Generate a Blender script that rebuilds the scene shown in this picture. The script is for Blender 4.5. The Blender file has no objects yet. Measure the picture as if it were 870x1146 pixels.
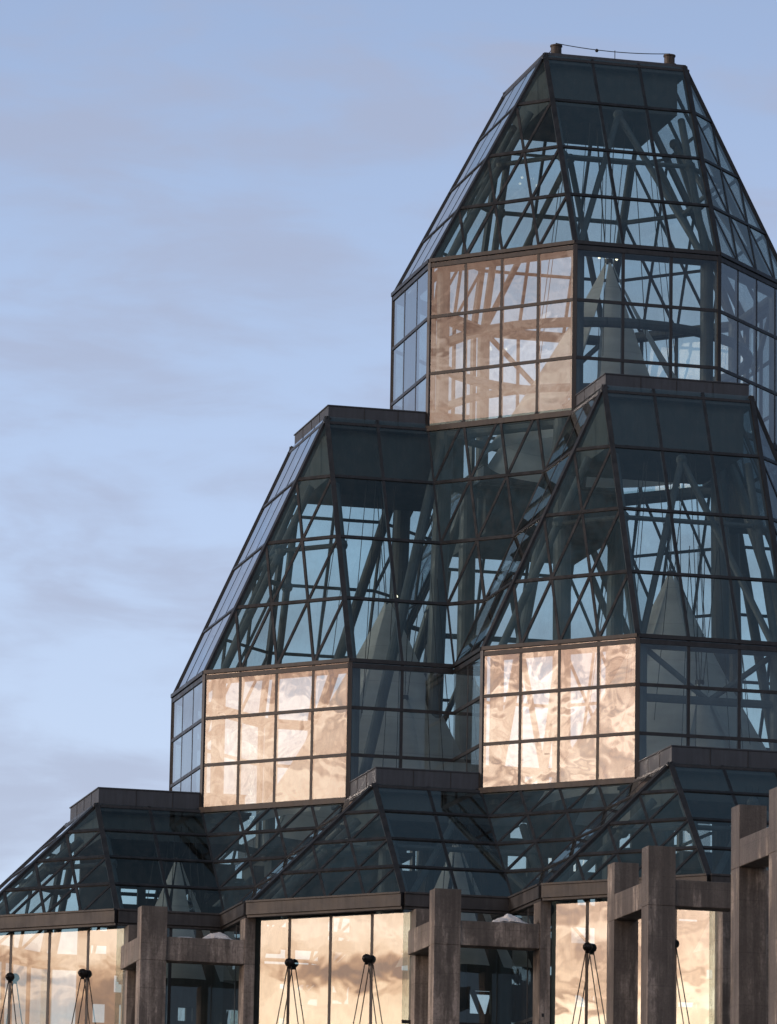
import bpy, math, random
from mathutils import Vector, Matrix, noise
random.seed(7)
R = math.radians
scene = bpy.context.scene
C = bpy.context.collection

# ------------------------------------------------------------------ dimensions (metres)
A = 1.5                    # width of one glass column on the straight sides
H = 1.5 * A                # half of the square roof plate
D = 3.5496                 # horizontal run of the sloping roofs
S = 6.6714                 # spacing of the pavilions
E0 = H + D                 # half width of the octagon
ZT = {3: 25.75, 2: 13.8225, 1: 1.7512}      # roof plates
ZE = {3: 18.886, 2: 5.8213, 1: -1.829}      # eaves
ZB = {3: 13.60, 2: 1.66, 1: -9.6}           # feet of the upright glass
GROUND = -21.7
CAM = (-44.2024, -149.5108, -20.1077)

# ------------------------------------------------------------------ node helpers
def mat_new(name):
    m = bpy.data.materials.new(name); m.use_nodes = True
    nt = m.node_tree; nt.nodes.clear()
    return m, nt
def N(nt, typ, **kw):
    n = nt.nodes.new(typ)
    for k, v in kw.items():
        if k in n.inputs.keys(): n.inputs[k].default_value = v
        else: setattr(n, k, v)
    return n
def L(nt, a, b): nt.links.new(a, b)
def math_(nt, op, a, b=None, c=None, clamp=False):
    n = nt.nodes.new('ShaderNodeMath'); n.operation = op; n.use_clamp = clamp
    for i, v in enumerate((a, b, c)):
        if v is None: continue
        if isinstance(v, (int, float)): n.inputs[i].default_value = v
        else: L(nt, v, n.inputs[i])
    return n.outputs[0]
def ramp(nt, fac, stops, interp='LINEAR'):
    n = nt.nodes.new('ShaderNodeValToRGB'); n.color_ramp.interpolation = interp
    el = n.color_ramp.elements
    while len(el) < len(stops): el.new(0.5)
    for e, (p, c) in zip(el, stops):
        e.position = p
        e.color = (*c, 1) if isinstance(c, (tuple, list)) else (c, c, c, 1)
    if fac is not None: L(nt, fac, n.inputs[0])
    return n.outputs[0]
def mixc(nt, fac, a, b, blend='MIX'):
    n = nt.nodes.new('ShaderNodeMix'); n.data_type = 'RGBA'; n.blend_type = blend
    for sock, v in ((n.inputs[0], fac), (n.inputs[6], a), (n.inputs[7], b)):
        if isinstance(v, (int, float)): sock.default_value = v
        elif isinstance(v, tuple): sock.default_value = (*v, 1)
        else: L(nt, v, sock)
    return n.outputs[2]
def noise_(nt, vec, scale, detail=4, rough=.55, dist=0.0):
    n = nt.nodes.new('ShaderNodeTexNoise')
    n.inputs['Scale'].default_value = scale; n.inputs['Detail'].default_value = detail
    n.inputs['Roughness'].default_value = rough; n.inputs['Distortion'].default_value = dist
    if vec is not None: L(nt, vec, n.inputs['Vector'])
    return n.outputs[0]
def mapping(nt, vec, scale=(1, 1, 1), loc=(0, 0, 0)):
    n = nt.nodes.new('ShaderNodeMapping')
    n.inputs['Scale'].default_value = scale; n.inputs['Location'].default_value = loc
    L(nt, vec, n.inputs['Vector'])
    return n.outputs[0]

# ------------------------------------------------------------------ materials
def make_glass(name, tint, r0, wave=.0036, pexp=3.2):
    m, nt = mat_new(name)
    out = N(nt, 'ShaderNodeOutputMaterial')
    geo = N(nt, 'ShaderNodeNewGeometry')
    tc = N(nt, 'ShaderNodeTexCoord')
    rnd = N(nt, 'ShaderNodeAttribute', attribute_name='pane')
    off = nt.nodes.new('ShaderNodeVectorMath'); off.operation = 'MULTIPLY_ADD'
    L(nt, rnd.outputs['Color'], off.inputs[0]); off.inputs[1].default_value = (37, 53, 71)
    L(nt, tc.outputs['Object'], off.inputs[2])
    wav = noise_(nt, off.outputs[0], 1.0, 2, .45, .3)
    bump = N(nt, 'ShaderNodeBump'); bump.inputs['Strength'].default_value = 1.0
    bump.inputs['Distance'].default_value = wave
    L(nt, wav, bump.inputs['Height'])
    lw = N(nt, 'ShaderNodeLayerWeight'); lw.inputs['Blend'].default_value = .5
    p5 = math_(nt, 'POWER', lw.outputs['Facing'], pexp)
    fres = math_(nt, 'MULTIPLY_ADD', p5, 1 - r0, r0)
    dirt = ramp(nt, noise_(nt, mapping(nt, tc.outputs['Object'], (1.2, 1.2, .5)), 1.0, 6, .65), [(.35, .93), (.75, 1.0)])
    var = math_(nt, 'MULTIPLY_ADD', rnd.outputs['Fac'], .14, .90)
    var = math_(nt, 'MULTIPLY', var, dirt)
    tcol = mixc(nt, 1.0, tint, var, 'MULTIPLY')
    graze = ramp(nt, math_(nt, 'POWER', lw.outputs['Facing'], 2.5), [(0.05, 1.0), (.75, .30)])
    tcol = mixc(nt, 1.0, tcol, graze, 'MULTIPLY')
    tr = N(nt, 'ShaderNodeBsdfTransparent'); L(nt, tcol, tr.inputs['Color'])
    gl = N(nt, 'ShaderNodeBsdfGlossy'); gl.inputs['Roughness'].default_value = .012
    gl.inputs['Color'].default_value = (.93, .96, .97, 1)
    L(nt, bump.outputs[0], gl.inputs['Normal'])
    mx = N(nt, 'ShaderNodeMixShader'); L(nt, fres, mx.inputs[0])
    L(nt, tr.outputs[0], mx.inputs[1]); L(nt, gl.outputs[0], mx.inputs[2])
    df = N(nt, 'ShaderNodeBsdfDiffuse'); df.inputs['Color'].default_value = (.22, .22, .22, 1)
    mx2 = N(nt, 'ShaderNodeMixShader')
    grime = ramp(nt, noise_(nt, mapping(nt, tc.outputs['Object'], (2, 2, .8)), 2.2, 5, .7), [(.42, .006), (.8, .085)])
    L(nt, grime, mx2.inputs[0]); L(nt, mx.outputs[0], mx2.inputs[1]); L(nt, df.outputs[0], mx2.inputs[2])
    L(nt, mx2.outputs[0], out.inputs['Surface'])
    return m

def make_metal(name, col, rough=.45, metallic=.35, var=.35, scale=3.0):
    m, nt = mat_new(name)
    out = N(nt, 'ShaderNodeOutputMaterial'); b = N(nt, 'ShaderNodeBsdfPrincipled')
    tc = N(nt, 'ShaderNodeTexCoord')
    n1 = noise_(nt, tc.outputs['Object'], scale, 6, .65)
    n2 = noise_(nt, mapping(nt, tc.outputs['Object'], (6, 6, .7)), 1.5, 4, .6)
    f = math_(nt, 'MULTIPLY', n1, n2)
    lo = tuple(c * (1 - var) for c in col); hi = tuple(min(1, c * (1 + var)) for c in col)
    c = ramp(nt, f, [(.14, lo), (.40, hi)])
    L(nt, c, b.inputs['Base Color'])
    L(nt, ramp(nt, n1, [(.3, rough - .1), (.75, rough + .2)]), b.inputs['Roughness'])
    b.inputs['Metallic'].default_value = metallic
    L(nt, b.outputs[0], out.inputs['Surface'])
    return m

def make_concrete(name):
    m, nt = mat_new(name)
    out = N(nt, 'ShaderNodeOutputMaterial'); b = N(nt, 'ShaderNodeBsdfPrincipled')
    geo = N(nt, 'ShaderNodeNewGeometry'); pos = geo.outputs['Position']
    base = ramp(nt, noise_(nt, pos, .9, 8, .65), [(.3, (.18, .158, .143)), (.5, (.28, .246, .224)), (.72, (.42, .375, .345))])
    fine = ramp(nt, noise_(nt, pos, 14, 5, .7), [(.32, .72), (.6, 1.08)])
    c = mixc(nt, 1.0, base, fine, 'MULTIPLY')
    # rain streaks running down
    st = ramp(nt, noise_(nt, mapping(nt, pos, (5.5, 5.5, .22)), 1.0, 5, .65), [(.40, .45), (.60, 1.12)])
    c = mixc(nt, .8, c, st, 'MULTIPLY')
    # wet dark patches near the heads of the piers
    sep = N(nt, 'ShaderNodeSeparateXYZ'); L(nt, pos, sep.inputs[0])
    hgt = math_(nt, 'MULTIPLY_ADD', sep.outputs['Z'], .36, 1.50, clamp=True)     # 1 at the top, 0 about 3 m lower
    w = noise_(nt, mapping(nt, pos, (1.3, 1.3, .28)), 1.25, 8, .70)
    near = math_(nt, 'MULTIPLY_ADD', sep.outputs['Y'], -.14, -2.5, clamp=True)
    wet = math_(nt, 'ADD', math_(nt, 'ADD', w, math_(nt, 'MULTIPLY', near, .065)), math_(nt, 'MULTIPLY', hgt, .17))
    wetm = ramp(nt, wet, [(.508, 0.0), (.532, .65), (.60, 1.0)])
    c = mixc(nt, math_(nt, 'MULTIPLY', wetm, .72), c, (.045, .036, .031))
    # pale flaking rims and lime runs
    pale = ramp(nt, noise_(nt, mapping(nt, pos, (7, 7, 1.4)), 1.3, 6, .75), [(.66, 0.0), (.72, .75)])
    c = mixc(nt, pale, c, (.33, .29, .26))
    jz = ramp(nt, math_(nt, 'FRACT', math_(nt, 'MULTIPLY_ADD', sep.outputs['Z'], .8, .46)), [(.0, .55), (.022, 1.0)])
    c = mixc(nt, .7, c, jz, 'MULTIPLY')
    pit = ramp(nt, noise_(nt, pos, 38, 2, .5), [(.28, .35), (.36, 1.0)])
    c = mixc(nt, .7, c, pit, 'MULTIPLY')
    L(nt, c, b.inputs['Base Color'])
    L(nt, ramp(nt, wetm, [(0, .9), (1, .55)]), b.inputs['Roughness'])
    bp = N(nt, 'ShaderNodeBump'); bp.inputs['Distance'].default_value = .02; bp.inputs['Strength'].default_value = .6
    hh = math_(nt, 'ADD', noise_(nt, pos, 16, 6, .7), math_(nt, 'MULTIPLY', wetm, -.3))
    L(nt, hh, bp.inputs['Height']); L(nt, bp.outputs[0], b.inputs['Normal'])
    L(nt, b.outputs[0], out.inputs['Surface'])
    return m

def make_fabric(name):
    m, nt = mat_new(name)
    out = N(nt, 'ShaderNodeOutputMaterial')
    tc = N(nt, 'ShaderNodeTexCoord')
    wv = ramp(nt, noise_(nt, mapping(nt, tc.outputs['Object'], (1, 1, 3.0)), .9, 3, .5), [(.3, (.46, .47, .49)), (.7, (.60, .61, .63))])
    sp = N(nt, 'ShaderNodeSeparateXYZ'); L(nt, tc.outputs['Object'], sp.inputs[0])
    seam = ramp(nt, math_(nt, 'FRACT', math_(nt, 'MULTIPLY', sp.outputs['Z'], .85)), [(.0, .80), (.035, 1.0)])
    wv = mixc(nt, 1.0, wv, seam, 'MULTIPLY')
    d = N(nt, 'ShaderNodeBsdfDiffuse'); L(nt, wv, d.inputs['Color'])
    t = N(nt, 'ShaderNodeBsdfTranslucent'); L(nt, wv, t.inputs['Color'])
    mx = N(nt, 'ShaderNodeMixShader'); mx.inputs[0].default_value = .35
    L(nt, d.outputs[0], mx.inputs[1]); L(nt, t.outputs[0], mx.inputs[2]); L(nt, mx.outputs[0], out.inputs['Surface'])
    return m

def make_snow(name):
    m, nt = mat_new(name)
    out = N(nt, 'ShaderNodeOutputMaterial'); b = N(nt, 'ShaderNodeBsdfPrincipled')
    geo = N(nt, 'ShaderNodeNewGeometry')
    c = ramp(nt, noise_(nt, geo.outputs['Position'], 6, 6, .7), [(.3, (.80, .78, .80)), (.6, (.95, .94, .95))])
    L(nt, c, b.inputs['Base Color']); b.inputs['Roughness'].default_value = .8
    bp = N(nt, 'ShaderNodeBump'); bp.inputs['Distance'].default_value = .05
    L(nt, noise_(nt, geo.outputs['Position'], 9, 6, .7), bp.inputs['Height']); L(nt, bp.outputs[0], b.inputs['Normal'])
    tl = N(nt, 'ShaderNodeBsdfTranslucent'); L(nt, c, tl.inputs['Color'])
    mx = N(nt, 'ShaderNodeMixShader'); mx.inputs[0].default_value = .2
    L(nt, b.outputs[0], mx.inputs[1]); L(nt, tl.outputs[0], mx.inputs[2]); L(nt, mx.outputs[0], out.inputs['Surface'])
    return m

def make_ground(name):
    m, nt = mat_new(name)
    out = N(nt, 'ShaderNodeOutputMaterial'); b = N(nt, 'ShaderNodeBsdfPrincipled')
    geo = N(nt, 'ShaderNodeNewGeometry')
    n1 = noise_(nt, geo.outputs['Position'], .06, 8, .65)
    c = ramp(nt, n1, [(.40, (.055, .06, .035)), (.5, (.10, .095, .06)), (.56, (.55, .56, .60))])
    L(nt, c, b.inputs['Base Color']); b.inputs['Roughness'].default_value = .9
    L(nt, b.outputs[0], out.inputs['Surface'])
    return m

GLASS = make_glass('tinted_glass', (.83, .925, .905), .15, .0030)
GLASS_LOW = make_glass('tall_window_glass', (.74, .84, .80), .23, .0013)
GLASS_FLANK = make_glass('sheltered_roof_glass', (.78, .90, .89), .09, .0018, 6.5)
GLASS_MID = make_glass('mid_window_glass', (.82, .92, .89), .205, .0034)
GLASS_ROOF = make_glass('tinted_roof_glass', (.82, .92, .905), .14, .0018)
FRAME = make_metal('bronze_frame', (.026, .027, .032), .42, .25)
FRAME_DARK = make_metal('dark_gasket_frame', (.030, .029, .031), .5, .2)
FASCIA = make_metal('weathered_fascia', (.041, .040, .043), .5, .2, .4, 1.6)
CAPM = make_metal('grey_cap_cladding', (.048, .057, .074), .6, .1, .25, 1.2)
STEEL = make_metal('painted_truss_steel', (.065, .078, .092), .55, .0, .25)
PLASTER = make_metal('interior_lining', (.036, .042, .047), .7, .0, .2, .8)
CONC = make_concrete('stained_concrete')
FABRIC = make_fabric('shade_fabric')
SNOW = make_snow('old_snow')
RUST = make_metal('rusty_vent_metal', (.06, .052, .048), .6, .3, .55, 6.0)
CABLE = make_metal('black_cable', (.022, .02, .02), .45, .5)
GROUNDM = make_ground('ground_cover')
LAMP, _nt = mat_new('lit_lamp')
_o = N(_nt, 'ShaderNodeOutputMaterial'); _e = N(_nt, 'ShaderNodeEmission'); _e.inputs['Color'].default_value = (1, .86, .62, 1); _e.inputs['Strength'].default_value = 3
L(_nt, _e.outputs[0], _o.inputs['Surface'])

# ------------------------------------------------------------------ mesh builder
class MB:
    def __init__(self): self.v = []; self.f = []; self.col = []
    def quad(self, *pts):
        i = len(self.v); self.v += [tuple(p) for p in pts]; self.f.append(tuple(range(i, i + len(pts))))
        return len(self.f) - 1
    def hexa(self, b, t):
        i = len(self.v); n = len(b)
        self.v += [tuple(p) for p in b] + [tuple(p) for p in t]
        self.f.append(tuple(i + k for k in reversed(range(n)))); self.f.append(tuple(i + n + k for k in range(n)))
        for k in range(n):
            l = (k + 1) % n
            self.f.append((i + k, i + l, i + n + l, i + n + k))
    def box(self, lo, hi):
        x0, y0, z0 = lo; x1, y1, z1 = hi
        self.hexa([(x0, y0, z0), (x1, y0, z0), (x1, y1, z0), (x0, y1, z0)], [(x0, y0, z1), (x1, y0, z1), (x1, y1, z1), (x0, y1, z1)])
    def bar(self, p, q, n, w, proud, deep):
        """square bar from p to q; n is the outward normal, proud outside the plane and deep inside it"""
        p, q, n = Vector(p), Vector(q), Vector(n).normalized()
        t = (q - p).normalized(); n = (n - t * n.dot(t)).normalized(); b = t.cross(n) * (w / 2)
        sec = [(-1, -deep), (1, -deep), (1, proud), (-1, proud)]
        self.hexa([p + b * a + n * c for a, c in sec], [q + b * a + n * c for a, c in sec])
    def tube(self, p, q, r, seg=10, r2=None):
        p, q = Vector(p), Vector(q); t = (q - p).normalized()
        x = t.orthogonal().normalized(); y = t.cross(x); r2 = r if r2 is None else r2
        ring = [(math.cos(2 * math.pi * k / seg), math.sin(2 * math.pi * k / seg)) for k in range(seg)]
        self.hexa([p + x * (a * r) + y * (b * r) for a, b in ring], [q + x * (a * r2) + y * (b * r2) for a, b in ring])
    def ball(self, c, r, seg=12, rings=8, squash=1.0):
        c = Vector(c); i0 = len(self.v)
        for j in range(rings + 1):
            th = math.pi * j / rings
            for k in range(seg):
                ph = 2 * math.pi * k / seg
                self.v.append((c.x + r * math.sin(th) * math.cos(ph), c.y + r * math.sin(th) * math.sin(ph), c.z + r * squash * math.cos(th)))
        for j in range(rings):
            for k in range(seg):
                l = (k + 1) % seg
                self.f.append((i0 + j * seg + k, i0 + (j + 1) * seg + k, i0 + (j + 1) * seg + l, i0 + j * seg + l))
    def build(self, name, mat, parent=None, smooth=False, bevel=0):
        me = bpy.data.meshes.new(name)
        o = [parent.matrix_world.translation.copy() if False else Vector((0, 0, 0))][0]
        me.from_pydata([tuple(Vector(p) - o) for p in self.v], [], self.f)
        if self.col:
            at = me.attributes.new('pane', 'FLOAT_COLOR', 'FACE')
            for d, c in zip(at.data, self.col): d.color = (*c, 1)
        me.validate(); me.update()
        if smooth:
            for p in me.polygons: p.use_smooth = True
        ob = bpy.data.objects.new(name, me); C.objects.link(ob); me.materials.append(mat)
        if parent: ob.parent = parent
        if bevel:
            bm = ob.modifiers.new('soft_edges', 'BEVEL'); bm.width = bevel; bm.segments = 2; bm.limit_method = 'ANGLE'
        return ob

def tag(o, label=None, cat=None, group=None, kind=None):
    for k, v in (('label', label), ('category', cat), ('group', group), ('kind', kind)):
        if v: o[k] = v
    return o
def empty(name, loc=(0, 0, 0)):
    o = bpy.data.objects.new(name, None); C.objects.link(o); o.empty_display_size = .5
    return o

# ------------------------------------------------------------------ the glass building
hall = empty('glass_hall')
tag(hall, 'stepped glass hall of octagonal lanterns with bronze mullions reflecting the sunset', 'building')

def rot(k):
    c, s = [(1, 0), (0, 1), (-1, 0), (0, -1)][k % 4]
    return lambda p: Vector((p[0] * c - p[1] * s, p[0] * s + p[1] * c, p[2]))

def pane(mb, pts, n, seg=None):
    """one sheet of glass, minutely out of true like a real one"""
    n = Vector(n); c = sum((Vector(p) for p in pts), Vector()) / len(pts)
    t = (random.gauss(0, .0010), random.gauss(0, .0010))
    ex = (Vector(pts[1]) - Vector(pts[0])).normalized(); ey = n.cross(ex)
    q = [Vector(p) + n * ((Vector(p) - c).dot(ex) * t[0] + (Vector(p) - c).dot(ey) * t[1]) for p in pts]
    mb.quad(*q); mb.col.append((random.random(), random.random(), random.random()))

def lerp(a, b, t): return Vector(a) * (1 - t) + Vector(b) * t

MW, MP, MD = .090, .018, .055          # mullion width, proud, deep

def orient(n, pts, outward):
    n = (Vector(pts[1]) - Vector(pts[0])).cross(Vector(pts[2]) - Vector(pts[0])).normalized()
    return n if n.dot(Vector(outward)) > 0 else -n

def rect_face(bl, br, tl, tr, ncol, rows, outward, name, glass, trf, cols=None, top=True, bottom=False, label=None):
    """a glazed face of ncol columns; rows are heights 0..1 from the top; frame part with its glazing"""
    bl, br, tl, tr = (trf(p) for p in (bl, br, tl, tr)); outward = trf(outward)
    n = orient(None, (bl, br, tl), outward)
    fr, gl = MB(), MB()
    def P(c, r): return lerp(lerp(tl, tr, c), lerp(bl, br, c), r)
    cs = cols or [i / ncol for i in range(ncol + 1)]
    for i in range(len(rows) - 1):
        for j in range(len(cs) - 1):
            pane(gl, (P(cs[j], rows[i + 1]), P(cs[j + 1], rows[i + 1]), P(cs[j + 1], rows[i]), P(cs[j], rows[i])), n)
    for c in cs[1:-1]: fr.bar(P(c, 0), P(c, 1), n, MW, .006, MD + .03)
    for r in rows[1:-1]: fr.bar(P(0, r), P(1, r), n, MW * 1.05, MP + .012, MD - .02)
    if bottom: fr.bar(P(0, 1), P(1, 1), n, .14, MP + .02, MD)
    f = fr.build(name, FRAME, hall)
    if label: f['label'] = label
    gl.build('glazing', glass, f)
    return f

def tri_face(apex, b0, b1, outward, name, glass, trf, n=4, label=None):
    """triangle in a triangular grid of n rows counted from the apex"""
    apex, b0, b1 = trf(apex), trf(b0), trf(b1); outward = trf(outward)
    nn = orient(None, (apex, b0, b1), outward)
    def P(r, c): return apex + (b0 - apex) * ((r - c) / n) + (b1 - apex) * (c / n)
    fr, gl = MB(), MB()
    for r in range(n):
        for c in range(r + 1):
            pane(gl, (P(r, c), P(r + 1, c), P(r + 1, c + 1)), nn)
            if c < r: pane(gl, (P(r, c), P(r + 1, c + 1), P(r, c + 1)), nn)
    for r in range(1, n): fr.bar(P(r, 0), P(r, r), nn, MW * 1.1, MP + .012, MD - .02)
    for c in range(1, n):
        fr.bar(P(c, c), P(n, c), nn, MW * .85, MP, MD)          # parallel to one hip
        fr.bar(P(c, 0), P(n, n - c), nn, MW * .85, MP - .005, MD - .01)  # parallel to the other
    f = fr.build(name, FRAME, hall)
    if label: f['label'] = label
    gl.build('glazing', glass, f)
    return f

def edge(p, q, n, trf, name, w, proud=.09, deep=.18, mat=FRAME):
    m = MB(); m.bar(trf(p), trf(q), trf(n), w, proud, deep)
    return m.build(name, mat, hall)

ROWS4 = [0, .25, .5, .75, 1]
ROWS3 = [0, 1 / 3, 2 / 3, 1]
ROOFN = (D, 0, 0)
tri_lab = 'triangular roof slope of triangular panes'

def roof_front(cx, cy, tier, trf, x0=-H, x1=H, ncol=3):
    """the slope facing -y of an octagon centred on (cx, cy)"""
    zt, ze = ZT[tier], ZE[tier]
    rect_face((cx + x0, cy - E0, ze), (cx + x1, cy - E0, ze), (cx + x0, cy - H, zt), (cx + x1, cy - H, zt), ncol, ROWS4, (0, -1, .5), 'glass_roof', GLASS_ROOF, trf)
def drum_front(cx, cy, tier, trf, x0=-H, x1=H, ncol=3, rows=ROWS3, zb=None):
    ze = ZE[tier]; zb = ZB[tier] if zb is None else zb
    rect_face((cx + x0, cy - E0, zb), (cx + x1, cy - E0, zb), (cx + x0, cy - E0, ze), (cx + x1, cy - E0, ze), ncol, rows, (0, -1, 0), 'window_wall', {1: GLASS_LOW, 2: GLASS_MID, 3: GLASS}[tier], trf, bottom=True)
def roof_diag(cx, cy, tier, trf):
    """the triangle between the -y and the -x slopes"""
    zt, ze = ZT[tier], ZE[tier]
    tri_face((cx - H, cy - H, zt), (cx - E0, cy - H, ze), (cx - H, cy - E0, ze), (-1, -1, .5), 'triangular_roof', GLASS_ROOF, trf)
    edge((cx - H, cy - H, zt), (cx - H, cy - E0, ze), (-.3, -1, .6), trf, 'hip_rail', .15, .035, .14)
    edge((cx - H, cy - H, zt), (cx - E0, cy - H, ze), (-1, -.3, .6), trf, 'hip_rail', .15, .035, .14)
def drum_diag(cx, cy, tier, trf, rows=ROWS3):
    ze, zb = ZE[tier], ZB[tier]
    i, x = (.21, .12) if tier == 1 else (0, 0)
    pl_, pr_ = (cx - E0 + i - x, cy - H + i + x), (cx - H + i + x, cy - E0 + i - x)
    rect_face((*pl_, zb), (*pr_, zb), (*pl_, ze), (*pr_, ze), 4, rows, (-1, -1, 0), 'window_wall', {1: GLASS_LOW, 2: GLASS_MID, 3: GLASS}[tier], trf, bottom=True)
    if tier > 1:
        edge((cx - E0, cy - H, zb), (cx - E0, cy - H, ze), (-1, -.4, 0), trf, 'corner_post', .13, .03, .12)
        edge((cx - H, cy - E0, zb), (cx - H, cy - E0, ze), (-.4, -1, 0), trf, 'corner_post', .13, .03, .12)
    else: edge((*pr_, zb), (*pr_, ze), (-.4, -1, 0), trf, 'corner_post', .07, .03, .12)
def inv_tri(cx, cy, tier, trf):
    """the valley slope under a drum's slanting side: point down"""
    zt, ze = ZT[tier], ZE[tier]
    tri_face((cx - E0, cy - E0, ze), (cx - E0, cy - H, zt), (cx - H, cy - E0, zt), (-1, -1, .5), 'valley_roof', GLASS_ROOF, trf)
    edge((cx - E0, cy - H, zt), (cx - E0, cy - E0, ze), (-.5, -1, .6), trf, 'valley_rail', .06, .015, .07)
    edge((cx - H, cy - E0, zt), (cx - E0, cy - E0, ze), (-1, -.5, .6), trf, 'valley_rail', .06, .015, .07)

def eave(pts, tier, trf):
    """two lines of metal trim along an eave given as a chain of plan points"""
    z = ZE[tier]
    for (a, b, n) in pts:
        m = MB()
        if tier == 1:
            m.bar(trf((*a, z - .16)), trf((*b, z - .16)), trf((*n, 0)), .34, .16, .18)
            m.bar(trf((*a, z + .035)), trf((*b, z + .035)), trf((*n, 0)), .05, .20, .16)
            m.bar(trf((*a, z - .37)), trf((*b, z - .37)), trf((*n, 0)), .07, .10, .16)
        else:
            m.bar(trf((*a, z - .0)), trf((*b, z - .0)), trf((*n, 0)), .11, .07, .16)
            m.bar(trf((*a, z - .155)), trf((*b, z - .155)), trf((*n, 0)), .13, .035, .14)
        m.build('eave_trim', FASCIA if tier == 1 else FRAME, hall)

def foot(pts, z, trf):
    for (a, b, n) in pts:
        m = MB(); m.bar(trf((*a, z + .05)), trf((*b, z + .05)), trf((*n, 0)), .16, .12, .1)
        m.build('sill_trim', FRAME, hall)

T0 = rot(0)
# ---- the tall lantern
for k in range(4):
    t = rot(k)
    roof_front(0, 0, 3, t); roof_diag(0, 0, 3, t); drum_front(0, 0, 3, t); drum_diag(0, 0, 3, t)
    eave([((-H, -E0), (H, -E0), (0, -1)), ((-E0, -H), (-H, -E0), (-1, -1))], 3, t)
    foot([((-E0, -H), (-H, -E0), (-1, -1))], ZB[3], t)
    inv_tri(0, 0, 2, t)
    # ---- the four middle lanterns (facing -y before turning)
    cy = -S
    roof_front(0, cy, 2, t); drum_front(0, cy, 2, t)
    roof_diag(0, cy, 2, t); drum_diag(0, cy, 2, t)
    mir = lambda f: (lambda p: f((-p[0], p[1], p[2])))
    roof_diag(0, cy, 2, mir(t)); drum_diag(0, cy, 2, mir(t))
    for mm in (t, mir(t)):
        zt, ze, zb = ZT[2], ZE[2], ZB[2]
        # left flank, two columns wide, running back to the valley
        rect_face((-E0, -E0, ze), (-E0, cy - H, ze), (-H, -E0, zt), (-H, cy - H, zt), 2, ROWS4, (-1, 0, .5), 'glass_roof', GLASS_FLANK, mm)
        rect_face((-E0, -E0, zb), (-E0, cy - H, zb), (-E0, -E0, ze), (-E0, cy - H, ze), 2, ROWS3, (-1, 0, 0), 'window_wall', GLASS, mm)
        eave([((-E0, -E0), (-E0, cy - H), (-1, 0)), ((-E0, cy - H), (-H, cy - E0), (-1, -1))], 2, mm)
        foot([((-E0, cy - H), (-H, cy - E0), (-1, -1)), ((-E0, -E0), (-E0, cy - H), (-1, 0))], zb, mm)
        inv_tri(0, cy, 1, mm)
    eave([((-H, cy - E0), (H, cy - E0), (0, -1))], 2, t)
    foot([((-H, cy - E0), (H, cy - E0), (0, -1))], ZB[2], t)
    # ---- the outer low pavilion beyond it
    cy = -2 * S
    roof_front(0, cy, 1, t); drum_front(0, cy, 1, t, rows=[0, 1])
    for mm in (t, mir(t)):
        roof_diag(0, cy, 1, mm); drum_diag(0, cy, 1, mm, rows=[0, 1])
        zt, ze, zb = ZT[1], ZE[1], ZB[1]
        y1 = -S - E0
        rect_face((-E0, y1, ze), (-E0, cy - H, ze), (-H, y1, zt), (-H, cy - H, zt), 2, ROWS4, (-1, 0, .5), 'glass_roof', GLASS_FLANK, mm)
        rect_face((-E0, y1, zb), (-E0, cy - H, zb), (-E0, y1, ze), (-E0, cy - H, ze), 2, [0, .45, 1], (-1, 0, 0), 'window_wall', GLASS, mm)
        eave([((-E0, y1), (-E0, cy - H), (-1, 0)), ((-E0, cy - H), (-H, cy - E0), (-1, -1))], 1, mm)
    eave([((-H, cy - E0), (H, cy - E0), (0, -1))], 1, t)
    # ---- the low pavilion on the diagonal
    cx, cy = -S, -S
    roof_diag(cx, cy, 1, t); drum_diag(cx, cy, 1, t, rows=[0, 1])
    zt, ze, zb = ZT[1], ZE[1], ZB[1]
    rect_face((cx - H, cy - E0, ze), (-E0, cy - E0, ze), (cx - H, cy - H, zt), (-E0, cy - H, zt), 2, ROWS4, (0, -1, .5), 'glass_roof', GLASS_ROOF, t)
    rect_face((cx - H, cy - E0, zb), (-E0, cy - E0, zb), (cx - H, cy - E0, ze), (-E0, cy - E0, ze), 2, [0, .45, 1], (0, -1, 0), 'window_wall', GLASS, t)
    rect_face((cx - E0, -E0, ze), (cx - E0, cy - H, ze), (cx - H, -E0, zt), (cx - H, cy - H, zt), 2, ROWS4, (-1, 0, .5), 'glass_roof', GLASS_FLANK, t)
    rect_face((cx - E0, -E0, zb), (cx - E0, cy - H, zb), (cx - E0, -E0, ze), (cx - E0, cy - H, ze), 2, [0, .45, 1], (-1, 0, 0), 'window_wall', GLASS, t)
    eave([((cx - H, cy - E0), (-E0, cy - E0), (0, -1)), ((cx - E0, -E0), (cx - E0, cy - H), (-1, 0)), ((cx - E0, cy - H), (cx - H, cy - E0), (-1, -1))], 1, t)

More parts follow.
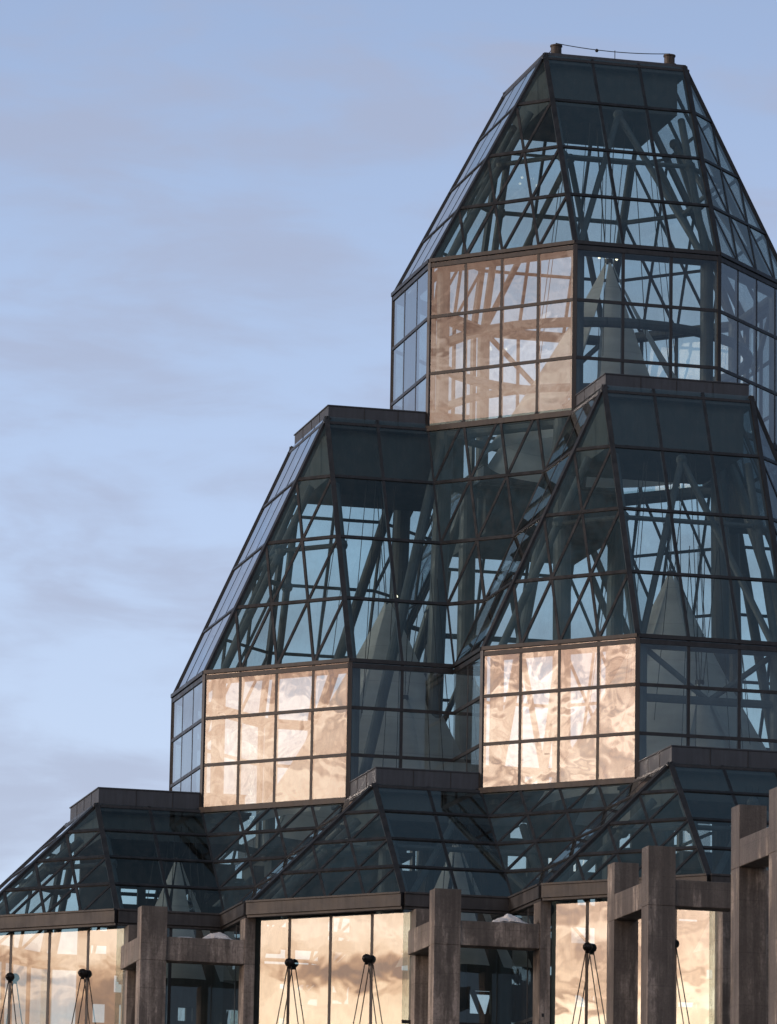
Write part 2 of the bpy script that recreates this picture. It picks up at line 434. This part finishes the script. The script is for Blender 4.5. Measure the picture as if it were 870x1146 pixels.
# ---- roof plates: a rim, an upstand box and the plenum under it
def cap(cx, cy, tier):
    z = ZT[tier] - .027 * (ZT[tier] - ZE[tier])
    m = MB(); e = .12
    m.box((cx - H - e, cy - H - e, z - .03), (cx + H + e, cy + H + e, z + .06))
    m.box((cx - H - e + .05, cy - H - e + .05, z - .13), (cx + H + e - .05, cy + H + e - .05, z - .033))
    m.build('roof_rim', FRAME, hall, bevel=.015)
    m = MB()
    if tier == 3:
        r, top = H + .03, z + .22
    else:
        r, top = H - .06, z + .56
        m.box((cx - r - .03, cy - r - .03, top + .003), (cx + r + .03, cy + r + .03, top + .035))
    m.box((cx - r, cy - r, z + .063), (cx + r, cy + r, top))
    nf = len(m.f)
    if tier < 3:                                   # lapped joints of the cladding
        for i in range(1, 4):
            o = -r + 2 * r * i / 4 + random.uniform(-.04, .04)
            for sx, sy in ((1, 0), (0, 1)):
                for sg in (-1, 1):
                    c = (cx + o * sx + sg * (r + .004) * sy, cy + o * sy + sg * (r + .004) * sx)
                    w = .012
                    m.box((c[0] - (w if sx else .008), c[1] - (w if sy else .008), z + .07), (c[0] + (w if sx else .008), c[1] + (w if sy else .008), top - .005))
    cap_ = m.build('roof_cap', CAPM, hall)
    cap_.data.materials.append(FRAME_DARK)
    for p in cap_.data.polygons[nf:]: p.material_index = 1
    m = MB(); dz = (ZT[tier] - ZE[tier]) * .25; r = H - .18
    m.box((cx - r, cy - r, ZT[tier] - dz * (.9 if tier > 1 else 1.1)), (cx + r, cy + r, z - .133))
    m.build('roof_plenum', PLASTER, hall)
units = [(0, 0, 3)]
for k in range(4):
    t = rot(k)
    for (x, y, tr_) in ((0, -S, 2), (0, -2 * S, 1), (-S, -S, 1)):
        p = t((x, y, 0)); units.append((p.x, p.y, tr_))
for u in units: cap(*u)

# ---- steelwork inside each lantern
def steel(cx, cy, tier, full=True):
    zt, ze, zb = ZT[tier], ZE[tier], ZB[tier]
    ins = .50
    def oct_(t, inset, z):
        """eight corners of the plan at slope position t (0 at the plate, 1 at the eave)"""
        h, e = H - inset * .45, H + D * t - inset
        return [Vector((cx + x, cy + y, z)) for x, y in ((-h, -e), (h, -e), (e, -h), (e, h), (h, e), (-h, e), (-e, h), (-e, -h))]
    lev = {t: oct_(t, ins, zt + (ze - zt) * t - .15) for t in (.25, .5, .75, 1)}
    dm = Vector((cx, cy, 0))
    def inside(p): return tier < 3 and (Vector((p.x, p.y, 0)) - dm).dot(dm) < .3 * dm.length
    for i in range(8):
        if inside(lev[1][i]): continue
        m = MB(); m.tube(lev[.25][i], lev[1][i], .115, 12)
        for t in (.5, 1): m.ball(lev[t][i], .19, 10, 6)
        m.build('roof_rafter', STEEL, hall)
    for t, r in ((.5, .075), (1, .13)):
        m = MB()
        for i in range(8):
            if not inside((lev[t][i] + lev[t][(i + 1) % 8]) / 2): m.tube(lev[t][i], lev[t][(i + 1) % 8], r, 10)
        m.build('ring_beam', STEEL, hall)
    for i in range(0, 8, 2):
        if inside((lev[1][i] + lev[1][i + 1]) / 2): continue
        m = MB(); mid = (lev[.25][i] + lev[.25][i + 1]) / 2
        m.tube(mid, lev[1][i], .10, 10); m.tube(mid, lev[1][i + 1], .10, 10); m.ball(mid, .17, 10, 6)
        m.build('cross_brace', STEEL, hall)
    if not full: return
    foot_ = [Vector((p.x, p.y, zb - .3)) for p in lev[1]]
    for i in range(8):
        if tier == 2:
            dmid = Vector((cx, cy, 0)).normalized()
            if (Vector((foot_[i].x - cx, foot_[i].y - cy, 0))).dot(dmid) < .5: continue     # none where the lantern opens into the hall
        m = MB(); m.tube(foot_[i], lev[1][i], .20, 14)
        m.build('column', STEEL, hall)
    if tier == 3:
        for f, r in ((.40, .16), (.78, .13)):
            m = MB(); z = ze + (zb - ze) * f
            ring = [Vector((cx + math.cos(a) * (E0 - .95), cy + math.sin(a) * (E0 - .95), z)) for a in (2 * math.pi * k / 32 for k in range(32))]
            for k in range(32): m.tube(ring[k], ring[(k + 1) % 32], r, 8)
            m.build('ring_beam', STEEL, hall)
    m = MB()
    for i in range(0, 8, 2):
        j = i + 1
        if tier == 3 and i in (0, 6): continue
        if tier == 2:
            c = (foot_[i] + foot_[j]) / 2 - Vector((cx, cy, 0))
            if c.x * cx + c.y * cy < 1: continue
        z = ze + (zb - ze) * .40
        a0, a1 = lev[1][i], lev[1][j]; b0 = Vector((a0.x, a0.y, z)); b1 = Vector((a1.x, a1.y, z))
        m.tube(a0, (b0 + b1) / 2, .085, 8); m.tube(a1, (b0 + b1) / 2, .085, 8)
        if tier == 2: m.tube(b0, b1, .12, 8)
    m.build('cross_brace', STEEL, hall)
for (x, y, tr_) in units:
    steel(x, y, tr_, full=tr_ > 1)
# columns that carry the tall lantern down through the hall
for k in range(4):
    t = rot(k)
    for sx in (-1, 1):
        m = MB(); m.tube(t((sx * (H + .2), -E0 + .5, ZB[3])), t((sx * (H + .2), -E0 - .1, ZB[1])), .27, 16); m.build('column', STEEL, hall)
        m = MB(); m.tube(t((sx * (H + .2), -E0 + .5, ZB[3])), t((sx * (E0 - .5), -S - H + .4, ZB[2])), .16, 12); m.build('raking_strut', STEEL, hall)
    m = MB(); m.tube(t((-H - .2, -E0 + .5, ZB[3] - .1)), t((H + .2, -E0 + .5, ZB[3] - .1)), .2, 12); m.tube(t((-H - .2, -E0 + .5, ZB[3] - .1)), t((-E0 + .5, -H - .2, ZB[3] - .1)), .2, 12)
    m.build('ring_beam', STEEL, hall)

# screens added inside to block far sky and darken low roofs; gaps stay bright
def sky_screen(x0, x1, y, z0, z1, nx, nz, openf, seed):
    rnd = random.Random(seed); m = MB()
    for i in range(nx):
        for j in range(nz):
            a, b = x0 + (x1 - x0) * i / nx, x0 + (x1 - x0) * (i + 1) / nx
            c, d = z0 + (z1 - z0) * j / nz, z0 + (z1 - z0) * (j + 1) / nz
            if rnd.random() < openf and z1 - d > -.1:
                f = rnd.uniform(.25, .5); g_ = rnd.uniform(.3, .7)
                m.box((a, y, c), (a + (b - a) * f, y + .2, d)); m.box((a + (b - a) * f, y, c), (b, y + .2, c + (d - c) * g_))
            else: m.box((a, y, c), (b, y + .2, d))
    m.build('sky_block_screen', PLASTER, hall)
sky_screen(-5.2, 5.2, 8.6, -9.6, 4.6, 9, 13, .44, 3)
sky_screen(-10.5, -5.2, 8.4, -9.6, 1.2, 5, 10, .46, 4)
sky_screen(5.2, 10.5, 8.4, -9.6, 1.2, 5, 10, .25, 5)
sky_screen(-15.2, -9, 2.0, -4.5, .75, 7, 6, .42, 8)
sky_screen(9, 15.2, 2.0, -4.5, .75, 9, 6, .30, 9)
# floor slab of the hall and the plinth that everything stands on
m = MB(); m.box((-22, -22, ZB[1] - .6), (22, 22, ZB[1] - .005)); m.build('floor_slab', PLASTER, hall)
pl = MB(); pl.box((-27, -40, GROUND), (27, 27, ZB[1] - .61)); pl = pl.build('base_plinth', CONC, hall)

# ---- tall glazing stays: a ball on every second mullion with two cables
for (cx, cy) in ((-2 * S, 0), (-S, -S), (0, -2 * S)):
    for c in (.25, .75):
        p = lerp((cx - E0, cy - H, 0), (cx - H, cy - E0, 0), c); n = Vector((-1, -1, 0)).normalized(); tdir = Vector((1, -1, 0)).normalized()
        z = -3.52
        p = p + n * -.297
        node = Vector((p.x, p.y, z)) + n * .12
        m = MB(); m.ball(node, .135, 14, 9, .95); m.tube(node + Vector((0, 0, .02)), node - Vector((0, 0, .17)), .06, 10); m.tube(Vector((p.x, p.y, z)), node, .07, 10)
        m.tube(node + n * .12, node + n * .16, .06, 10)
        ob = m.build('stay_node', CABLE, hall, smooth=True)
        for sg in (-1, 1):
            k = MB(); k.tube(node + tdir * sg * .05 - Vector((0, 0, .1)), node + tdir * sg * 1.15 + n * .15 - Vector((0, 0, 6.0)), .015, 8)
            k.build('stay_cable', CABLE, ob)

# ---- vents, wire and aerial on the topmost plate
zt = ZT[3] - .027 * (ZT[3] - ZE[3]) + .22
def vent(x, y):
    m = MB(); m.tube((x, y, zt), (x, y, zt + .30), .165, 18); m.tube((x, y, zt + .303), (x, y, zt + .35), .19, 18)
    m.tube((x, y, zt + .002), (x, y, zt + .06), .22, 18)
    return m.build('vent_pipe', RUST, hall)
vA, vB, vC = (-H + .44, -H + .30), (H - .42, -H + .25), (-H + .3, H - .3)
for v in (vA, vB): vent(*v)
m = MB(); m.tube((*vC, zt), (*vC, zt + .12), .03, 8); m.build('wire_anchor', RUST, hall)
def sag(p, q, dip, r=.013, seg=14):
    m = MB(); pts = []
    for i in range(seg + 1):
        f = i / seg; w = lerp(p, q, f); w.z -= dip * 4 * f * (1 - f); pts.append(w)
    for a, b in zip(pts, pts[1:]): m.tube(a, b, r, 6)
    return m, pts
m, pts = sag((*vA, zt + .42), (*vB, zt + .40), .10)
m.tube((*vA, zt + .34), (*vA, zt + .43), .02, 6); m.tube((*vB, zt + .34), (*vB, zt + .41), .02, 6)
m.ball(pts[5] + Vector((0, 0, -.02)), .055); m.build('lightning_wire', CABLE, hall)
m, pts = sag((*vA, zt + .42), (*vC, zt + .11), .10); m.build('lightning_wire', CABLE, hall)
m = MB(); m.tube((.05, -H + .2, zt), (.05, -H + .2, zt + .33), .012, 6); m.build('aerial_rod', CABLE, hall)

# ------------------------------------------------------------------ fabric shades hung in the lanterns
def sail(cx, cy, za, zb, half, label, sides=((-92, .34), (-160, .50), (-28, .34), (60, .4), (130, .4)), lean=(0, 0), lamp=0, ztop=None):
    e = empty('fabric_shade'); tag(e, label, 'fabric shade', 'white fabric shades hung inside the lanterns')
    apex = Vector((cx + lean[0], cy + lean[1], za))
    for ang, width in sides:
        a = R(ang)
        dr = Vector((math.cos(a), math.sin(a), 0)); tg = Vector((-dr.y, dr.x, 0))
        m = MB(); nu, nv = 10, 18
        idx = {}
        for j in range(nv + 1):
            f = j / nv
            r = half * (f ** 1.12) + .10
            w = half * width * f ** .92 + .02
            for i in range(nu + 1):
                u = 2 * i / nu - 1
                w2 = w * (1 - .10 * math.sin(math.pi * f))
                p = apex * (1 - f) + Vector((cx, cy, zb)) * f
                p = Vector((p.x, p.y, za + (zb - za) * f)) + dr * (r - .10 * half * f * u * u) + tg * (u * w2)
                idx[i, j] = len(m.v); m.v.append(tuple(p))
        for j in range(nv):
            for i in range(nu): m.f.append((idx[i, j], idx[i + 1, j], idx[i + 1, j + 1], idx[i, j + 1]))
        m.build('shade_panel', FABRIC, e, smooth=True)
    m = MB(); m.tube(apex + Vector((0, 0, -.05)), apex + Vector((0, 0, .08)), .13, 12)
    m.build('hanging_ring', CABLE, e)
    zt_ = ztop if ztop else za + 2.2
    for ang, width in sides:
        a = R(ang); dr = Vector((math.cos(a), math.sin(a), 0)); tg = Vector((-dr.y, dr.x, 0))
        m = MB()
        m.tube(apex + dr * .1, Vector((cx, cy, zt_)) + dr * .5, .013, 6)
        for sg in (-1, 1):
            low = Vector((cx, cy, zb)) + dr * half + tg * (sg * half * width)
            low = low * .55 + apex * .45
            m.tube(low, Vector((low.x * .6 + cx * .4, low.y * .6 + cy * .4, zt_)), .011, 6)
        m.build('hanging_cable', CABLE, e)
    if lamp:
        for k in range(lamp):
            a = 2 * math.pi * k / lamp - .9
            m = MB(); m.ball(apex + Vector((math.cos(a) * .3, math.sin(a) * .3, .14)), .045, 8, 6); m.build('lamp', LAMP, e, smooth=True)
    return e
FEW = ((-92, .36), (-150, .42), (-30, .42))
sail(.35, -.6, 19.75, ZB[3] - .2, 3.7, 'white fabric shade in the topmost lantern, beside its peach reflecting panes', lamp=5, ztop=23.9)
sail(-S + .1, -.9, 8.55, ZB[2], 3.7, 'white fabric shade behind the sloping roof of the middle lantern at left', ((-88, .66), (-165, .60), (110, .45)), lamp=1, ztop=12.1)
sail(-S + .2, -2.6, 5.35, ZB[2] - .9, 2.6, 'small pointed fabric shade behind dark upright panes left of the centre', FEW, ztop=9)
sail(.35, -S - .6, 8.7, ZB[2], 3.7, 'white fabric shade behind the sloping roof of the middle lantern at right', ((-112, .50), (-52, .50), (-172, .60), (20, .4), (90, .5)), ztop=12.1)
sail(.6, -S - 2.6, 5.15, ZB[2] - .9, 2.6, 'small pointed fabric shade behind dark upright panes at right', FEW, ztop=9)
sail(-2 * S + .3, -1.8, .25, -3.4, 1.7, 'white fabric shade under the lowest roof at far left', FEW, ztop=1.2)
sail(-S + .3, -S - 1.8, .25, -3.4, 1.7, 'white fabric shade under the low roof in the centre', FEW, ztop=1.2)
sail(.3, -2 * S - 1.8, .25, -3.4, 1.7, 'white fabric shade under the low roof at lower right', FEW, ztop=1.2)

# ------------------------------------------------------------------ concrete frames outside
def pier(mb, x0, y0, w=.80, d=.80, zt=-2.03, zj=-3.53):
    mb.box((x0, y0, ZB[1] - .6), (x0 + w, y0 + d, zj - .012)); mb.box((x0, y0, zj), (x0 + w, y0 + d, zt))
    mb.box((x0 + .012, y0 + .012, zj - .013), (x0 + w - .012, y0 + d - .012, zj + .001))
BT, BB = -2.86, -3.53
def frame(label, piers, beams):
    e = empty('concrete_portal'); tag(e, label, 'concrete frame', 'stained concrete frames in front of the glass')
    for p in piers:
        m = MB(); pier(m, *p); m.build('pier', CONC, e, bevel=.02)
    for lo, hi in beams:
        m = MB(); m.box((lo[0], lo[1], BB), (hi[0], hi[1], BT)); m.build('beam', CONC, e, bevel=.02)
def corner_frame(cx, cy, label):
    hx = cx - H; fy = cy - E0 - 3.12          # front face of the outer pier
    x2 = cx + S - E0                          # corner of the next pavilion
    frame(label, [(hx + .06, fy, .74, .55), (hx + .24, cy - E0 - .45, .6, .8, -2.26), (x2 - .10, fy + .01, .30, .65, -2.22)],
          [((hx + .063, fy + .55), (hx + .79, cy - E0 - .30)), ((hx + .80, fy + .04), (x2 - .10, fy + .64))])
corner_frame(-2 * S, 0, 'brown concrete frame with snow on its beam at lower left')
corner_frame(-S, -S, 'stained concrete frame with snow on its beam beside the middle tall window')
frame('pair of tall dark stained concrete piers in front of the bright window', [(-5.86, -22.35, .66, .62), (-5.96, -25.65, .72, .58)], [((-5.857, -25.07), (-5.26, -22.35)), ((-5.24, -25.60), (-3.6, -24.95))])
frame('concrete piers at the right edge, rising highest of the frames', [(-6.04, -33.2, .69, .62), (-6.10, -36.2, .75, .6), (-2.03, -22.3, .7)], [((-6.037, -35.6), (-5.38, -33.2))])
m = MB(); pier(m, -2.03, -19.6, .7, .8, -2.26); e = m.build('concrete_pier', CONC, bevel=.02); tag(e, 'concrete pier at the right end of the bright window, behind the tallest piers', 'concrete pier')

# ------------------------------------------------------------------ snow left on the beams
def snow(x0, x1, y0, y1, z, hgt, label, peak=.6, name='snow_pile'):
    m = MB(); nx, ny = 40, 14; idx = {}
    for i in range(nx + 1):
        for j in range(ny + 1):
            u, v = i / nx, j / ny
            p = (x0 + (x1 - x0) * u, y0 + (y1 - y0) * v)
            env = (math.sin(math.pi * u) ** .55) * (math.sin(math.pi * min(1, max(0, v * .96 + .02))) ** .55)
            k = math.exp(-((u - peak) / .30) ** 2) + .35 * math.exp(-((u - peak + .3) / .14) ** 2)
            h = hgt * env * (.45 + .55 * k) * (.8 + .6 * noise.noise(Vector((p[0] * 5, p[1] * 4, z))))+ .02 * noise.noise(Vector((p[0] * 15, p[1] * 15, 3)))
            idx[i, j] = len(m.v); m.v.append((p[0], p[1], z - .012 + max(0, h)))
    for i in range(nx):
        for j in range(ny): m.f.append((idx[i, j], idx[i + 1, j], idx[i + 1, j + 1], idx[i, j + 1]))
    o = m.build(name, SNOW, smooth=True); tag(o, label, 'snow', 'leftover snow on the concrete beams')
fy1, fy2 = -E0 - 3.12, -S - E0 - 3.12
snow(-2 * S - H + 1.85, -2 * S - H + 2.72, fy1 + .06, fy1 + .66, BT, .30, 'lumpy snow heap on the beam at lower left')
snow(-2 * S - H + .95, -2 * S - H + 1.75, fy1 + .10, fy1 + .62, BT, .07, 'thin flat snow strip on the beam at lower left')
snow(-S - H + 1.75, -S - H + 2.78, fy2 + .06, fy2 + .66, BT, .30, 'peaked snow heap on the beam right of the middle tall window', .45)

# ------------------------------------------------------------------ ground
m = MB(); g = 4000
m.quad((-g, -g, GROUND), (g, -g, GROUND), (g, g, GROUND), (-g, g, GROUND))
tag(m.build('ground', GROUNDM), kind='structure')

# ------------------------------------------------------------------ world
w = bpy.data.worlds.new('World'); scene.world = w; w.use_nodes = True
nt = w.node_tree; nt.nodes.clear()
out = N(nt, 'ShaderNodeOutputWorld'); bg = N(nt, 'ShaderNodeBackground')
SUN_AZ, SUN_EL = math.atan2(.22, -.93), R(11)
sky = N(nt, 'ShaderNodeTexSky', sky_type='NISHITA'); sky.sun_disc = False
sky.sun_elevation = SUN_EL; sky.sun_rotation = math.pi / 2 - SUN_AZ
tc = N(nt, 'ShaderNodeTexCoord'); dirv = tc.outputs['Generated']
sep = N(nt, 'ShaderNodeSeparateXYZ'); L(nt, dirv, sep.inputs[0])
dx, dy, dz = sep.outputs
base = ramp(nt, dz, [(0, (.78, .83, .92)), (.06, (.72, .80, .93)), (.13, (.595, .715, .92)), (.20, (.49, .62, .87)), (.29, (.345, .46, .70)), (.5, (.135, .205, .30)), (1, (.060, .103, .150))])
# soft grey-violet cloud bands
cv = mapping(nt, dirv, (1, 1, 3.2), (3.1, 1.7, .4))
c1 = noise_(nt, cv, 17.0, 7, .50, .5)
c2 = noise_(nt, mapping(nt, dirv, (1, 1, 3.5), (7, 2, 1)), 24.0, 5, .6, .4)
cm = math_(nt, 'ADD', math_(nt, 'MULTIPLY', c1, .7), math_(nt, 'MULTIPLY', c2, .3))
cf = math_(nt, 'MULTIPLY', ramp(nt, cm, [(.42, 0.0), (.62, 1.0)], 'EASE'), ramp(nt, dz, [(.31, 1.0), (.45, 0.0)]))
base = mixc(nt, math_(nt, 'MULTIPLY', cf, .60), base, (.40, .435, .575))
# the darker half of the sky away from the light
back = math_(nt, 'MULTIPLY_ADD', dy, 1.6, .70, clamp=True)
back = math_(nt, 'MAXIMUM', back, math_(nt, 'MULTIPLY_ADD', dz, 3.0, -1.2, clamp=True))
base = mixc(nt, 1.0, base, ramp(nt, back, [(0, (.20, .235, .26)), (1, (1, 1, 1))]), 'MULTIPLY')
base = mixc(nt, 1.0, base, ramp(nt, dx, [(.40, (1, 1, 1)), (.85, (.42, .46, .50))]), 'MULTIPLY')
# bright band added out of view in the sky to light fabric and fronts
band = ramp(nt, dz, [(.25, 0.0), (.38, 1.0), (.60, 1.0), (.74, 0.0)], 'EASE')
east = math_(nt, 'MULTIPLY_ADD', dy, -2.2, -.35, clamp=True)
base = mixc(nt, 1.0, base, mixc(nt, math_(nt, 'MULTIPLY', band, east), (0, 0, 0), (.85, .84, .92)), 'ADD')
# the sunset low in the west
az = math_(nt, 'DIVIDE', math_(nt, 'ADD', math_(nt, 'MULTIPLY', dx, -.985), math_(nt, 'MULTIPLY', dy, -.17)),
           math_(nt, 'SQRT', math_(nt, 'ADD', math_(nt, 'MULTIPLY', dx, dx), math_(nt, 'ADD', math_(nt, 'MULTIPLY', dy, dy), 1e-4))))
azm = ramp(nt, az, [(.55, 0.0), (.9, 1.0)], 'EASE')
glow = ramp(nt, dz, [(0, (3.0, 1.9, 1.0)), (.10, (3.3, 2.3, 1.50)), (.125, (3.1, 2.25, 1.66)), (.15, (3.7, 2.75, 2.12)), (.185, (3.1, 2.1, 1.58)), (.22, (1.9, 1.34, 1.08)), (.25, (1.15, .74, .58)), (.32, (.36, .30, .31)), (.42, (.14, .19, .25)), (.62, (.085, .145, .19))])
s1 = noise_(nt, mapping(nt, dirv, (1, 1, 1.9), (1.3, 4.4, .2)), 46.0, 8, .62, 1.3)
s2 = noise_(nt, mapping(nt, dirv, (1, 1, 2.8), (5.3, .4, 2.2)), 11.0, 5, .55, .8)
s3 = noise_(nt, mapping(nt, dirv, (1, 1, 5.5), (2.3, 9.4, 1.2)), 14.0, 7, .58, .8)
lowb = ramp(nt, dz, [(.120, 1.0), (.140, 0.0)])
sm = math_(nt, 'ADD', math_(nt, 'MULTIPLY', s1, .55), math_(nt, 'MULTIPLY', s2, .45))
sm = math_(nt, 'ADD', math_(nt, 'MULTIPLY', sm, math_(nt, 'SUBTRACT', 1.0, lowb)), math_(nt, 'MULTIPLY', s3, lowb))
shade = ramp(nt, sm, [(.38, (.36, .33, .36)), (.44, (.58, .49, .45)), (.50, (.90, .83, .78)), (.56, (1.06, 1.06, 1.04)), (.64, (1.3, 1.38, 1.45))])
glow = mixc(nt, 1.0, glow, shade, 'MULTIPLY')
glow = mixc(nt, 1.0, glow, ramp(nt, math_(nt, 'MULTIPLY', dy, -1.0), [(.17, (.74, .70, .68)), (.25, (.92, .90, .88)), (.265, (1.02, 1.03, 1.03)), (.31, (1.3, 1.36, 1.42))]), 'MULTIPLY')
glow = mixc(nt, 1.0, glow, (1.42, 1.42, 1.42), 'MULTIPLY')
col = mixc(nt, azm, base, glow)
nis = mixc(nt, 1.0, sky.outputs[0], (.005, .005, .005), 'MULTIPLY')
col = mixc(nt, 1.0, col, nis, 'ADD')
L(nt, col, bg.inputs['Color']); bg.inputs['Strength'].default_value = 1.0
L(nt, bg.outputs[0], out.inputs['Surface'])

# ------------------------------------------------------------------ sun, low and veiled
sl = bpy.data.lights.new('sun', 'SUN'); sl.energy = 1.6; sl.angle = R(9); sl.color = (1, .87, .79)
so = bpy.data.objects.new('sun', sl); C.objects.link(so)
sd = Vector((math.cos(SUN_AZ) * math.cos(SUN_EL), math.sin(SUN_AZ) * math.cos(SUN_EL), math.sin(SUN_EL)))
so.rotation_euler = sd.to_track_quat('Z', 'Y').to_euler(); so.location = sd * 60

# ------------------------------------------------------------------ camera
yaw, pitch, roll, F = 0.2477, 0.2022, 0.0177, 5788.8879


cd = bpy.data.cameras.new('camera'); co = bpy.data.objects.new('camera', cd); C.objects.link(co)
fw = Vector((math.sin(yaw) * math.cos(pitch), math.cos(yaw) * math.cos(pitch), math.sin(pitch)))
rt = fw.cross(Vector((0, 0, 1))).normalized(); up = rt.cross(fw)
c_, s_ = math.cos(roll), math.sin(roll)
rr = rt * c_ + up * s_; uu = up * c_ - rt * s_
co.matrix_world = Matrix(((rr.x, uu.x, -fw.x, CAM[0]), (rr.y, uu.y, -fw.y, CAM[1]), (rr.z, uu.z, -fw.z, CAM[2]), (0, 0, 0, 1)))
cd.sensor_fit = 'VERTICAL'; cd.sensor_height = 24.0; cd.lens = F / 1146 * 24.0
cd.clip_start = 1; cd.clip_end = 12000
scene.camera = co

scene.render.engine = 'CYCLES'
scene.view_settings.view_transform = 'Standard'; scene.view_settings.look = 'None'
scene.view_settings.exposure = 0; scene.view_settings.gamma = 1
cy_ = scene.cycles
cy_.use_denoising = True
try: cy_.denoiser = 'OPENIMAGEDENOISE'
except Exception: pass
cy_.max_bounces = 10; cy_.transparent_max_bounces = 40; cy_.glossy_bounces = 4; cy_.diffuse_bounces = 3; cy_.transmission_bounces = 6
cy_.sample_clamp_indirect = 6
